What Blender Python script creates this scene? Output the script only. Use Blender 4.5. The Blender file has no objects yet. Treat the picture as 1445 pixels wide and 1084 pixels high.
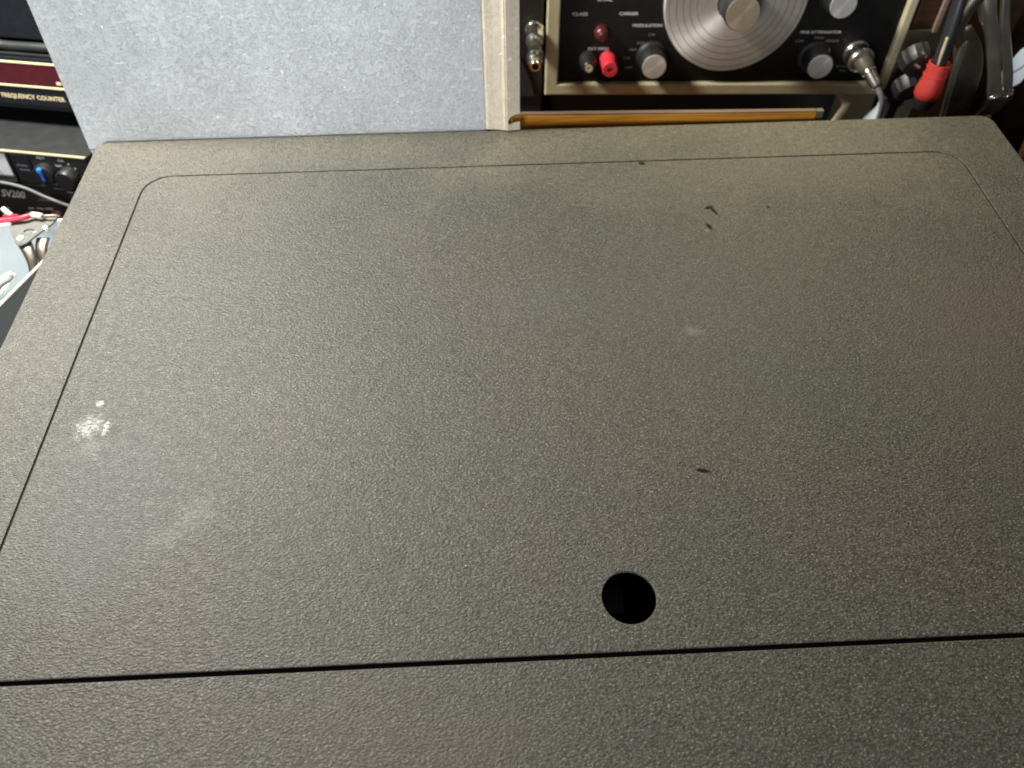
import bpy, bmesh, math, random
from mathutils import Vector, Matrix, Euler
R = math.radians
rnd = random.Random(7)
scene = bpy.context.scene
COL = scene.collection

# ------------------------------------------------------------------ camera
cam_data = bpy.data.cameras.new('camera')
cam = bpy.data.objects.new('camera', cam_data)
COL.objects.link(cam)
cam.location = (0.0, 0.0, 0.22)
cam.rotation_euler = (R(36.932), R(0.2636), R(-2.6043))
cam_data.sensor_width = 36.0
cam_data.lens = 26.14
cam_data.clip_start = 0.01
cam_data.clip_end = 50
cam_data.dof.use_dof = True
cam_data.dof.focus_distance = 0.255
cam_data.dof.aperture_fstop = 14.0
scene.camera = cam
scene.render.resolution_x, scene.render.resolution_y = 1024, 768

# ------------------------------------------------------------------ light
world = bpy.data.worlds.new('World')
scene.world = world
world.use_nodes = True
wb = world.node_tree.nodes['Background']
wb.inputs[0].default_value = (0.86, 0.93, 1.0, 1)
wb.inputs[1].default_value = 0.06

def area(name, loc, target, size, power, color, size_y=None):
    d = bpy.data.lights.new(name, 'AREA')
    d.energy = power; d.color = color; d.size = size
    if size_y:
        d.shape = 'RECTANGLE'; d.size_y = size_y
    o = bpy.data.objects.new(name, d)
    COL.objects.link(o)
    o.location = loc
    o.rotation_euler = (Vector(target) - Vector(loc)).to_track_quat('-Z', 'Y').to_euler()
    return o
area('front_fill_lamp', (-0.42, -0.78, 0.27), (-0.08, 0.33, 0.06), 0.40, 8.6, (0.96, 0.98, 1.0))  # unseen lamp added low at the front left to brighten the sheet
area('bench_lamp', (-0.325, 0.385, 0.375), (-0.11, 0.28, 0.0), 0.10, 6.9, (1.0, 0.965, 0.86))
area('room_lamp', (0.28, 0.58, 0.36), (0.20, 0.34, 0.0), 0.16, 1.5, (1.0, 0.85, 0.52))

vs = scene.view_settings
vs.view_transform = 'Standard'; vs.look = 'None'; vs.exposure = 0.0; vs.gamma = 1.0
scene.render.engine = 'CYCLES'

# ------------------------------------------------------------------ materials
def new_mat(name):
    m = bpy.data.materials.new(name)
    m.use_nodes = True
    return m, m.node_tree.nodes, m.node_tree.links, m.node_tree.nodes['Principled BSDF']

def simple(name, color, rough=0.5, metal=0.0, spec=0.5, var=0.15, bump=0.0, scale=200.0, emit=None):
    """plain paint, plastic or metal with a little mottling and wear"""
    m, N, L, b = new_mat(name)
    tc = N.new('ShaderNodeTexCoord')
    nz = N.new('ShaderNodeTexNoise'); nz.inputs['Scale'].default_value = scale; nz.inputs['Detail'].default_value = 6
    L.new(tc.outputs['Object'], nz.inputs['Vector'])
    mx = N.new('ShaderNodeMix'); mx.data_type = 'RGBA'
    mx.inputs[6].default_value = tuple(c * (1 - var) for c in color) + (1,)
    mx.inputs[7].default_value = tuple(min(1, c * (1 + var)) for c in color) + (1,)
    L.new(nz.outputs['Fac'], mx.inputs[0]); L.new(mx.outputs[2], b.inputs['Base Color'])
    mr = N.new('ShaderNodeMapRange'); mr.inputs['To Min'].default_value = max(0.03, rough - 0.12); mr.inputs['To Max'].default_value = min(1, rough + 0.12)
    L.new(nz.outputs['Fac'], mr.inputs['Value']); L.new(mr.outputs[0], b.inputs['Roughness'])
    b.inputs['Metallic'].default_value = metal
    b.inputs['Specular IOR Level'].default_value = spec
    if bump:
        bp = N.new('ShaderNodeBump'); bp.inputs['Strength'].default_value = bump; bp.inputs['Distance'].default_value = 0.0004
        L.new(nz.outputs['Fac'], bp.inputs['Height']); L.new(bp.outputs[0], b.inputs['Normal'])
    return m

def case_material():
    """textured olive grey moulded plastic with uneven tones, scuffs and small marks, in metres of the case"""
    m, N, L, b = new_mat('pebbled_plastic')
    tc = N.new('ShaderNodeTexCoord'); P = tc.outputs['Object']
    def noise(scale, detail=2.0, rough=0.5, dist=0.0, vec=None):
        n = N.new('ShaderNodeTexNoise')
        n.inputs['Scale'].default_value = scale; n.inputs['Detail'].default_value = detail
        n.inputs['Roughness'].default_value = rough; n.inputs['Distortion'].default_value = dist
        L.new(vec or P, n.inputs['Vector']); return n.outputs['Fac']
    def math_(op, a, c, clamp=False):
        n = N.new('ShaderNodeMath'); n.operation = op; n.use_clamp = clamp
        for i, v in enumerate((a, c)):
            if v is None: continue
            if isinstance(v, (int, float)): n.inputs[i].default_value = v
            else: L.new(v, n.inputs[i])
        return n.outputs[0]
    def rng(v, a, c, d=0.0, e=1.0):
        n = N.new('ShaderNodeMapRange'); n.inputs['From Min'].default_value = a; n.inputs['From Max'].default_value = c
        n.inputs['To Min'].default_value = d; n.inputs['To Max'].default_value = e
        L.new(v, n.inputs['Value']); return n.outputs[0]
    def mix(f, a, c):
        n = N.new('ShaderNodeMix'); n.data_type = 'RGBA'
        if isinstance(f, (int, float)): n.inputs[0].default_value = f
        else: L.new(f, n.inputs[0])
        for i, v in ((6, a), (7, c)):
            if isinstance(v, tuple): n.inputs[i].default_value = v + (1,)
            else: L.new(v, n.inputs[i])
        return n.outputs[2]
    # skewed coordinates: the grain of the moulding runs slightly diagonally
    mp = N.new('ShaderNodeMapping'); mp.inputs['Rotation'].default_value = (0, 0, R(28)); mp.inputs['Scale'].default_value = (0.78, 1.25, 1)
    L.new(P, mp.inputs['Vector']); Q = mp.outputs[0]
    g1 = noise(1050, 4.0, 0.70, 0.3, Q)
    g2 = noise(1900, 2.0, 0.6, 0.0, Q)
    g3 = noise(300, 2.0, 0.5, 0.0, Q)
    vo = N.new('ShaderNodeTexVoronoi'); vo.inputs['Scale'].default_value = 1300; vo.feature = 'SMOOTH_F1'
    vo.inputs['Smoothness'].default_value = 0.6
    L.new(Q, vo.inputs['Vector'])
    peb = rng(vo.outputs['Distance'], 0.0, 0.75, 1.0, 0.0)
    height = math_('ADD', math_('ADD', math_('MULTIPLY', g1, 1.0), math_('MULTIPLY', peb, 0.45)), math_('ADD', math_('MULTIPLY', g2, 0.3), math_('MULTIPLY', g3, 0.35)))
    # base colour: warm and greenish patches, darker pits and paler peaks in the grain, faint smears
    patch = rng(noise(8, 3.0, 0.55), 0.40, 0.60)
    base = mix(patch, (0.062, 0.066, 0.057), (0.080, 0.071, 0.062))
    smear = rng(noise(38, 5.0, 0.65, 1.2), 0.5, 0.75)
    base = mix(math_('MULTIPLY', smear, 0.25), base, (0.125, 0.122, 0.108))
    pit = rng(height, 0.80, 1.22)
    base = mix(pit, mix(0.8, base, (0.014, 0.014, 0.012)), base)
    palepk = rng(height, 1.22, 1.42)
    base = mix(math_('MULTIPLY', palepk, 0.6), base, (0.30, 0.29, 0.265))
    base = mix(math_('MULTIPLY', rng(noise(1300, 1.0, 0.5), 0.62, 0.70), 0.6), base, (0.21, 0.205, 0.185))
    # lighter ochre tone towards the back and left edges, in patches
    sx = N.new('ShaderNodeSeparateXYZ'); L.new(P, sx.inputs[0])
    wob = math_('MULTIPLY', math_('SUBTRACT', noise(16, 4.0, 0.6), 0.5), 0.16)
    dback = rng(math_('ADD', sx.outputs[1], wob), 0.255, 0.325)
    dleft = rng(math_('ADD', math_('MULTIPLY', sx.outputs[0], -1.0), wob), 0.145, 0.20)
    rim_ochre = math_('MULTIPLY', math_('MAXIMUM', dback, math_('MULTIPLY', dleft, 0.5)), rng(noise(420, 5.0, 0.75), 0.32, 0.62))
    base = mix(math_('MULTIPLY', rim_ochre, 0.42), base, (0.215, 0.195, 0.130))
    # brownish and greenish casts
    def cast(x, y, r, col, k):
        nonlocal base
        vv = N.new('ShaderNodeVectorMath'); vv.operation = 'DISTANCE'; vv.inputs[1].default_value = (x, y, 0); L.new(P, vv.inputs[0])
        q = rng(math_('ADD', vv.outputs['Value'], math_('MULTIPLY', math_('SUBTRACT', noise(24, 4.0, 0.6), 0.5), r)), r, r * 0.4)
        base = mix(math_('MULTIPLY', q, k), base, col)
    cast(0.205, 0.165, 0.075, (0.072, 0.058, 0.050), 0.5)
    cast(0.20, 0.02, 0.07, (0.070, 0.056, 0.046), 0.4)
    cast(-0.02, 0.03, 0.05, (0.078, 0.064, 0.054), 0.4)
    cast(0.09, 0.20, 0.07, (0.058, 0.064, 0.056), 0.2)
    cast(-0.135, 0.125, 0.045, (0.060, 0.066, 0.073), 0.5)
    # marks
    def blob(x, y, rx, ry, ang=0.0, soft=0.5, nscale=260, namp=0.9):
        s = N.new('ShaderNodeMapping'); s.vector_type = 'TEXTURE'
        s.inputs['Location'].default_value = (x, y, 0); s.inputs['Rotation'].default_value = (0, 0, R(ang)); s.inputs['Scale'].default_value = (rx, ry, 1)
        L.new(P, s.inputs['Vector'])
        ln = N.new('ShaderNodeVectorMath'); ln.operation = 'LENGTH'; L.new(s.outputs[0], ln.inputs[0])
        v = math_('ADD', ln.outputs['Value'], math_('MULTIPLY', math_('SUBTRACT', noise(nscale, 4.0, 0.7), 0.5), namp * 2))
        return rng(v, 1.0, 1.0 - soft)
    def paint(base, masks, color, k):
        tot = None
        for q in masks: tot = q if tot is None else math_('MAXIMUM', tot, q)
        return mix(math_('MULTIPLY', tot, k, True), base, color)
    scuff = [blob(-0.1448, 0.1536, 0.0052, 0.0060, 0, 0.8, 420, 1.1), blob(-0.1437, 0.1636, 0.0018, 0.0019, 0, 0.5, 600, 0.6),
             blob(-0.1385, 0.1530, 0.0014, 0.0040, 0, 0.5, 600, 0.8)]
    broken = rng(g1, 0.36, 0.56)
    base = paint(base, [math_('MULTIPLY', q, rng(g1, 0.40, 0.54, 0.05, 1.0)) for q in scuff], (0.42, 0.42, 0.41), 0.9)
    faint = [blob(-0.1685, 0.1408, 0.0022, 0.0006, 30, 0.4, 600, 0.3), blob(-0.1000, 0.1160, 0.009, 0.0060, 40, 1.0, 700, 2.4), blob(-0.108, 0.109, 0.008, 0.004, 20, 1.0, 700, 2.4), blob(-0.1420, 0.1450, 0.0050, 0.0060, 10, 0.9, 420, 1.2), blob(0.0780, 0.1877, 0.0050, 0.0035, 0, 1.0, 200, 0.5),
             blob(0.0976, 0.2726, 0.0012, 0.0014, 0, 0.3, 700, 0.2),
             blob(0.0955, 0.2452, 0.0011, 0.0012, 0, 0.3, 700, 0.2), blob(0.2236, 0.2985, 0.003, 0.0015, 10, 1.0, 300, 0.5)]
    base = paint(base, faint, (0.20, 0.20, 0.185), 0.34)
    bluish = [blob(-0.1300, 0.1000, 0.018, 0.020, 0, 1.0, 60, 0.6), blob(0.02, 0.205, 0.03, 0.02, 0, 1.0, 60, 0.6)]
    base = paint(base, bluish, (0.066, 0.075, 0.082), 0.25)
    dark = [blob(0.1012, 0.2580, 0.0010, 0.0044, 22, 0.5, 500, 0.3), blob(0.0996, 0.2602, 0.0030, 0.0013, 15, 0.5, 500, 0.3),
            blob(0.0970, 0.2476, 0.0013, 0.0030, 20, 0.5, 500, 0.3), blob(0.0697, 0.1253, 0.0032, 0.0010, -14, 0.45, 500, 0.3),
            blob(0.0741, 0.2935, 0.0022, 0.0016, 0, 0.5, 500, 0.3), blob(0.1262, 0.2592, 0.0009, 0.0009, 0, 0.5, 500, 0.3)]
    base = paint(base, dark, (0.012, 0.011, 0.010), 0.97)
    dk = None
    for q in dark: dk = q if dk is None else math_('MAXIMUM', dk, q)
    L.new(math_('SUBTRACT', 0.55, math_('MULTIPLY', dk, 0.5)), b.inputs['Specular IOR Level'])
    # fine scratches: long thin noise
    for ang, thr in ((-38, 0.765), (24, 0.775)):
        sm = N.new('ShaderNodeMapping'); sm.inputs['Rotation'].default_value = (0, 0, R(ang)); sm.inputs['Scale'].default_value = (40, 700, 1)
        L.new(P, sm.inputs['Vector'])
        sc = rng(noise(1.0, 2.0, 0.5, 0.0, sm.outputs[0]), thr, thr + 0.06)
        base = mix(math_('MULTIPLY', sc, 0.22), base, (0.3, 0.3, 0.28))
    L.new(base, b.inputs['Base Color'])
    L.new(rng(noise(300, 4.0, 0.7), 0.3, 0.7, 0.38, 0.58), b.inputs['Roughness'])
    bp = N.new('ShaderNodeBump'); bp.inputs['Strength'].default_value = 0.88; bp.inputs['Distance'].default_value = 0.00034
    L.new(height, bp.inputs['Height']); L.new(bp.outputs[0], b.inputs['Normal'])
    return m

def galvanised_material(name='galvanised_steel', tint=(0.635, 0.66, 0.675), metal=0.76):
    m, N, L, b = new_mat(name)
    tc = N.new('ShaderNodeTexCoord')
    v = N.new('ShaderNodeTexVoronoi'); v.inputs['Scale'].default_value = 560; v.feature = 'F1'
    nz = N.new('ShaderNodeTexNoise'); nz.inputs['Scale'].default_value = 720; nz.inputs['Detail'].default_value = 6; nz.inputs['Roughness'].default_value = 0.78; nz.inputs['Distortion'].default_value = 0.15
    n2 = N.new('ShaderNodeTexNoise'); n2.inputs['Scale'].default_value = 22; n2.inputs['Detail'].default_value = 4
    dm = N.new('ShaderNodeMix'); dm.data_type = 'RGBA'; dm.inputs[0].default_value = 0.004
    L.new(tc.outputs['Object'], dm.inputs[6]); L.new(nz.outputs['Color'], dm.inputs[7])
    L.new(dm.outputs[2], v.inputs['Vector']); L.new(tc.outputs['Object'], nz.inputs['Vector']); L.new(tc.outputs['Object'], n2.inputs['Vector'])
    sep = N.new('ShaderNodeSeparateColor'); L.new(v.outputs['Color'], sep.inputs[0])
    add = N.new('ShaderNodeMath'); add.operation = 'MULTIPLY_ADD'; add.inputs[1].default_value = 0.18; L.new(sep.outputs[0], add.inputs[0]); L.new(nz.outputs['Fac'], add.inputs[2])
    ad2 = N.new('ShaderNodeMath'); ad2.operation = 'MULTIPLY_ADD'; ad2.inputs[1].default_value = 0.32; L.new(n2.outputs['Fac'], ad2.inputs[0]); L.new(add.outputs[0], ad2.inputs[2])
    mr = N.new('ShaderNodeMapRange'); mr.inputs['From Min'].default_value = 0.50; mr.inputs['From Max'].default_value = 1.02
    L.new(ad2.outputs[0], mr.inputs['Value'])
    mx = N.new('ShaderNodeMix'); mx.data_type = 'RGBA'
    mx.inputs[6].default_value = tuple(c * 0.80 for c in tint) + (1,); mx.inputs[7].default_value = tuple(min(1, c * 1.17) for c in tint) + (1,)
    L.new(mr.outputs[0], mx.inputs[0])
    # wiped, cloudy zones and small bright specks and scratches in the zinc
    cl = N.new('ShaderNodeTexNoise'); cl.inputs['Scale'].default_value = 14; cl.inputs['Detail'].default_value = 3
    L.new(tc.outputs['Object'], cl.inputs['Vector'])
    cm = N.new('ShaderNodeMapRange'); cm.inputs['From Min'].default_value = 0.35; cm.inputs['From Max'].default_value = 0.65; cm.inputs['To Min'].default_value = 0.0; cm.inputs['To Max'].default_value = 0.34
    L.new(cl.outputs['Fac'], cm.inputs['Value'])
    m2 = N.new('ShaderNodeMix'); m2.data_type = 'RGBA'; m2.inputs[7].default_value = tuple(c * 0.5 for c in tint) + (1,)
    L.new(cm.outputs[0], m2.inputs[0]); L.new(mx.outputs[2], m2.inputs[6])
    last = m2.outputs[2]
    for sc_, thr, k in (((330, 330, 330), 0.725, 0.8), ((60, 60, 420), 0.755, 0.6)):
        mpp = N.new('ShaderNodeMapping'); mpp.inputs['Scale'].default_value = sc_
        if k == 0.6: mpp.inputs['Rotation'].default_value = (0, R(12), 0)
        sp = N.new('ShaderNodeTexNoise'); sp.inputs['Scale'].default_value = 1.0; sp.inputs['Detail'].default_value = 1
        L.new(tc.outputs['Object'], mpp.inputs['Vector']); L.new(mpp.outputs[0], sp.inputs['Vector'])
        sm = N.new('ShaderNodeMapRange'); sm.inputs['From Min'].default_value = thr; sm.inputs['From Max'].default_value = thr + 0.05; sm.inputs['To Max'].default_value = k
        L.new(sp.outputs['Fac'], sm.inputs['Value'])
        m3 = N.new('ShaderNodeMix'); m3.data_type = 'RGBA'; m3.inputs[7].default_value = (0.97, 0.98, 0.98, 1)
        L.new(sm.outputs[0], m3.inputs[0]); L.new(last, m3.inputs[6]); last = m3.outputs[2]
    L.new(last, b.inputs['Base Color'])
    r2 = N.new('ShaderNodeMapRange'); r2.inputs['To Min'].default_value = 0.60; r2.inputs['To Max'].default_value = 0.40
    L.new(mr.outputs[0], r2.inputs['Value']); L.new(r2.outputs[0], b.inputs['Roughness'])
    b.inputs['Metallic'].default_value = metal
    bp = N.new('ShaderNodeBump'); bp.inputs['Strength'].default_value = 0.7; bp.inputs['Distance'].default_value = 0.0004
    L.new(ad2.outputs[0], bp.inputs['Height']); L.new(bp.outputs[0], b.inputs['Normal'])
    return m

def wood_material(name, c1, c2, rough=0.3):
    m, N, L, b = new_mat(name)
    tc = N.new('ShaderNodeTexCoord')
    mp = N.new('ShaderNodeMapping'); mp.inputs['Scale'].default_value = (6, 90, 90)
    L.new(tc.outputs['Object'], mp.inputs['Vector'])
    nz = N.new('ShaderNodeTexNoise'); nz.inputs['Scale'].default_value = 3; nz.inputs['Detail'].default_value = 8; nz.inputs['Distortion'].default_value = 0.8
    L.new(mp.outputs[0], nz.inputs['Vector'])
    mx = N.new('ShaderNodeMix'); mx.data_type = 'RGBA'; mx.inputs[6].default_value = c1 + (1,); mx.inputs[7].default_value = c2 + (1,)
    cr = N.new('ShaderNodeMapRange'); cr.inputs['From Min'].default_value = 0.35; cr.inputs['From Max'].default_value = 0.65
    L.new(nz.outputs['Fac'], cr.inputs['Value']); L.new(cr.outputs[0], mx.inputs[0]); L.new(mx.outputs[2], b.inputs['Base Color'])
    b.inputs['Roughness'].default_value = rough
    return m

def spun_material(name, color, rough=0.25, metal=0.62):
    """turned metal: the sheen fans out from the centre because the tool marks run round it"""
    m, N, L, b = new_mat(name)
    b.inputs['Base Color'].default_value = color + (1,)
    b.inputs['Metallic'].default_value = metal; b.inputs['Roughness'].default_value = rough
    b.inputs['Anisotropic'].default_value = 0.85
    tg = N.new('ShaderNodeTangent'); tg.direction_type = 'RADIAL'; tg.axis = 'Y'
    L.new(tg.outputs[0], b.inputs['Tangent'])
    tc = N.new('ShaderNodeTexCoord')
    nz = N.new('ShaderNodeTexNoise'); nz.inputs['Scale'].default_value = 250; nz.inputs['Detail'].default_value = 6
    L.new(tc.outputs['Object'], nz.inputs['Vector'])
    mx = N.new('ShaderNodeMix'); mx.data_type = 'RGBA'
    mx.inputs[6].default_value = tuple(c * 0.75 for c in color) + (1,); mx.inputs[7].default_value = tuple(min(1, c * 1.1) for c in color) + (1,)
    L.new(nz.outputs['Fac'], mx.inputs[0]); L.new(mx.outputs[2], b.inputs['Base Color'])
    return m

M = dict(
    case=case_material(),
    galv=galvanised_material(),
    flange=galvanised_material('warm_lit_galvanised_steel', (0.74, 0.66, 0.52), 0.1),  # warm reflected light put into the colour of the folded edge
    tray=simple('pale_blue_enamel', (0.55, 0.60, 0.62), 0.4, 0, 0.5, 0.05, 0, 60),
    black=simple('black_plastic', (0.012, 0.012, 0.013), 0.45, 0, 0.5, 0.3, 0.1, 400),
    latch=simple('dark_latch_plastic', (0.022, 0.021, 0.018), 0.5),
    joint_shade=simple('joint_shade_black', (0.010, 0.010, 0.011), 0.8, 0, 0.2),
    ledge=simple('dusty_rebate_plastic', (0.032, 0.027, 0.021), 0.7),
    void=simple('dark_interior', (0.006, 0.006, 0.006), 0.8),
    face=simple('black_panel_paint', (0.006, 0.006, 0.006), 0.5, 0, 0.2, 0.35, 0.05, 300),
    navy=simple('dark_slate_paint', (0.008, 0.010, 0.014), 0.5, 0, 0.25, 0.2, 0.1, 300),
    grey=simple('worn_grey_paint', (0.026, 0.028, 0.029), 0.45, 0, 0.35, 0.35, 0.1, 120),
    bezel=simple('khaki_bezel_paint', (0.46, 0.41, 0.27), 0.5, 0, 0.5, 0.18, 0.1, 160),
    olive=simple('dull_olive_metal', (0.10, 0.09, 0.065), 0.5, 0.2, 0.5, 0.2, 0.1, 160),
    maroon=simple('dark_red_filter', (0.075, 0.012, 0.018), 0.25, 0, 0.5, 0.1),
    cream=simple('cream_print', (0.85, 0.70, 0.44), 0.6),
    print=simple('pale_print', (0.55, 0.53, 0.50), 0.7),
    dimprint=simple('dim_print', (0.17, 0.16, 0.15), 0.7, var=0.3),
    nickel=simple('nickel_plate', (0.85, 0.82, 0.77), 0.24, 1.0, 0.5, 0.12),
    steel=simple('polished_steel', (0.56, 0.54, 0.47), 0.22, 0.9, 0.5, 0.3, 0.03, 90),
    darksteel=simple('smoky_steel', (0.14, 0.125, 0.10), 0.34, 0.8, 0.5, 0.3, 0.03, 90),
    spun=spun_material('spun_aluminium', (0.60, 0.60, 0.58), 0.30, 0.40),
    dial=spun_material('brushed_dial_metal', (0.56, 0.53, 0.49), 0.45),
    brass=spun_material('spun_brass_tone', (0.42, 0.38, 0.29), 0.24, 0.5),
    engr=simple('engraved_line', (0.07, 0.06, 0.055), 0.6),
    redplastic=simple('red_plastic', (0.55, 0.035, 0.055), 0.3, 0, 0.5, 0.12),
    dimred=simple('dim_red_lens', (0.07, 0.012, 0.012), 0.35, 0, 0.5, 0.2),
    boot=simple('coral_red_rubber', (0.44, 0.035, 0.024), 0.5, 0, 0.5, 0.1, 0.1, 300),
    blue=simple('sky_blue_plastic', (0.05, 0.24, 0.85), 0.35, 0, 0.5, 0.1),
    meter=simple('meter_card', (0.62, 0.64, 0.68), 0.35, 0, 0.5, 0.06),
    cable=simple('grey_cable_rubber', (0.16, 0.165, 0.175), 0.5),
    darkcable=simple('dark_cable_rubber', (0.02, 0.021, 0.026), 0.4),
    redwire=simple('red_wire_insulation', (0.70, 0.03, 0.07), 0.35),
    white=simple('white_nylon', (0.80, 0.76, 0.70), 0.4),
    paper=simple('pale_blue_paper', (0.55, 0.62, 0.70), 0.7, var=0.04),
    rivet=simple('bright_rivet', (0.85, 0.85, 0.82), 0.3, 0.3),
    bracket=galvanised_material('zinc_plate', (0.17, 0.17, 0.155), 0.3),
    varnish=wood_material('orange_varnished_wood', (0.34, 0.125, 0.012), (0.62, 0.27, 0.035), 0.32),
    woodtop=wood_material('pale_board_top', (0.10, 0.058, 0.038), (0.16, 0.10, 0.065), 0.55),
    brown=wood_material('dark_brown_wood', (0.030, 0.013, 0.006), (0.055, 0.025, 0.012), 0.45),
    pinkwood=wood_material('dusty_edge_wood', (0.20, 0.13, 0.10), (0.30, 0.2, 0.16), 0.5),
    bench=simple('dark_bench_top', (0.02, 0.018, 0.016), 0.7, 0, 0.4, 0.4, 0.2, 60),
    wall=simple('dim_wall_paint', (0.10, 0.095, 0.085), 0.9),
)

# ------------------------------------------------------------------ object helpers
def empty(name, loc=(0, 0, 0), rot=(0, 0, 0), label=None, cat=None, group=None):
    o = bpy.data.objects.new(name, None); COL.objects.link(o)
    o.location = loc; o.rotation_euler = rot; o.empty_display_size = 0.01
    return tag(o, label, cat, group)
def tag(o, label=None, cat=None, group=None, kind=None):
    if label: o['label'] = label
    if cat: o['category'] = cat
    if group: o['group'] = group
    if kind: o['kind'] = kind
    return o
def obj(name, bm, mat, parent=None, smooth=False, bevel=0.0, seg=2):
    bmesh.ops.recalc_face_normals(bm, faces=bm.faces)
    me = bpy.data.meshes.new(name); bm.to_mesh(me); bm.free()
    me.materials.append(M[mat] if isinstance(mat, str) else mat)
    if smooth:
        for p in me.polygons: p.use_smooth = True
    o = bpy.data.objects.new(name, me); COL.objects.link(o)
    o.parent = parent
    if bevel:
        md = o.modifiers.new('edge', 'BEVEL'); md.width = bevel; md.segments = seg; md.limit_method = 'ANGLE'; md.angle_limit = R(40)
        for p in me.polygons: p.use_smooth = True
        md.harden_normals = True
    return o
MM = 0.001
def bm_box(bm, x0, x1, y0, y1, z0, z1, s=MM):
    vs = [bm.verts.new((x * s, y * s, z * s)) for z in (z0, z1) for y in (y0, y1) for x in (x0, x1)]
    for f in ((0, 2, 3, 1), (4, 5, 7, 6), (0, 1, 5, 4), (2, 6, 7, 3), (0, 4, 6, 2), (1, 3, 7, 5)):
        bm.faces.new([vs[i] for i in f])
def box(name, x0, x1, y0, y1, z0, z1, mat, parent=None, bevel=0.3):
    bm = bmesh.new(); bm_box(bm, x0, x1, y0, y1, z0, z1)
    return obj(name, bm, mat, parent, bevel=bevel * MM)
def offset_loop(loop, d):
    """move a closed loop inward by d (mm), whichever way it winds"""
    n = len(loop); area2 = sum(loop[i][0]*loop[(i+1)%n][1] - loop[(i+1)%n][0]*loop[i][1] for i in range(n))
    sg = 1 if area2 > 0 else -1; out = []
    for i in range(n):
        p, q, r = loop[i-1], loop[i], loop[(i+1) % n]
        e1 = Vector((q[0]-p[0], q[1]-p[1])); e2 = Vector((r[0]-q[0], r[1]-q[1]))
        if e1.length < 1e-6 or e2.length < 1e-6: out.append(q); continue
        n1 = Vector((-e1.y, e1.x)).normalized() * sg; n2 = Vector((-e2.y, e2.x)).normalized() * sg
        m = n1 + n2
        k = d / max(0.35, (1 + n1.dot(n2)) / 2 * 1.0) / 2
        out.append((q[0] + m.x * k, q[1] + m.y * k))
    return out
def prism(bm, outline, holes, axis, a, b, s=MM, ch=0.0):
    """flat plate with holes between a and b along axis ('y' or 'z'); outline in the other two coordinates (mm)"""
    def pt(p, h):
        return (p[0] * s, h * s, p[1] * s) if axis == 'y' else (p[0] * s, p[1] * s, h * s)
    loops = [outline] + holes
    def ring(h, d): return [[bm.verts.new(pt(p, h)) for p in (offset_loop(l, d if i == 0 else -d) if d else l)] for i, l in enumerate(loops)]
    ch = min(ch, abs(b - a) * 0.45); sg = 1 if b > a else -1
    levels = [(a, ch)] + ([(a + sg*ch*0.3, ch*0.3), (a + sg*ch, 0), (b - sg*ch, 0), (b - sg*ch*0.3, ch*0.3)] if ch else []) + [(b, ch)]
    rings = [ring(h, d) for h, d in levels]
    for rr in (rings[0], rings[-1]):
        edges = []
        for vv in rr: edges += [bm.edges.new((vv[i], vv[(i + 1) % len(vv)])) for i in range(len(vv))]
        bmesh.ops.triangle_fill(bm, use_beauty=True, use_dissolve=False, edges=edges)
    for A, B in zip(rings, rings[1:]):
        for r0, r1 in zip(A, B):
            n = len(r0)
            for i in range(n): bm.faces.new((r0[i], r0[(i + 1) % n], r1[(i + 1) % n], r1[i]))
def plate(name, outline, holes, axis, a, b, mat, parent=None, bevel=0.0, seg=2):
    bm = bmesh.new(); prism(bm, outline, holes, axis, a, b, ch=bevel)
    return obj(name, bm, mat, parent)
def arc(cx, cy, r, a0, a1, n=8):
    return [(cx + r * math.cos(R(a0 + (a1 - a0) * i / n)), cy + r * math.sin(R(a0 + (a1 - a0) * i / n))) for i in range(n + 1)]
def circle(cx, cy, r, n=48):
    return [(cx + r * math.cos(2 * math.pi * i / n), cy + r * math.sin(2 * math.pi * i / n)) for i in range(n)]
def basis(d):
    d = d.normalized(); up = Vector((0, 0, 1)) if abs(d.z) < 0.9 else Vector((0, 1, 0))
    x = d.cross(up).normalized(); return x, d.cross(x).normalized()
def bm_lathe(bm, p0, d, prof, n=32, knurl=0.0, wob=0):
    """prof: list of (distance along d, radius) mm; closed at both ends"""
    p0 = Vector(p0); d = Vector(d).normalized(); x, y = basis(d); rings = []
    for t, r in prof:
        ring = []
        for i in range(n):
            k = 1 + (knurl if (i % 2 and knurl) else 0)
            a = 2 * math.pi * i / n
            ring.append(bm.verts.new((p0 + d * t + (x * math.cos(a) + y * math.sin(a)) * r * k) * MM))
        rings.append(ring)
    for a, b in zip(rings, rings[1:]):
        for i in range(n): bm.faces.new((a[i], a[(i + 1) % n], b[(i + 1) % n], b[i]))
    bm.faces.new(rings[0]); bm.faces.new(list(reversed(rings[-1])))
def lathe(name, p0, d, prof, mat, parent=None, n=32, knurl=0.0, smooth=True):
    bm = bmesh.new(); bm_lathe(bm, p0, d, prof, n, knurl)
    o = obj(name, bm, mat, parent)
    if smooth:
        for p in o.data.polygons: p.use_smooth = len(p.vertices) == 4
        md = o.modifiers.new('edge', 'EDGE_SPLIT'); md.split_angle = R(35)
    return o
def spline(pts, k=8):
    pts = [Vector(p) for p in pts]; out = []
    P = [pts[0] * 2 - pts[1]] + pts + [pts[-1] * 2 - pts[-2]]
    for i in range(1, len(P) - 2):
        for j in range(k):
            t = j / k
            out.append(0.5 * ((2 * P[i]) + (-P[i-1] + P[i+1]) * t + (2*P[i-1] - 5*P[i] + 4*P[i+1] - P[i+2]) * t*t + (-P[i-1] + 3*P[i] - 3*P[i+1] + P[i+2]) * t**3))
    out.append(pts[-1]); return out
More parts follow.
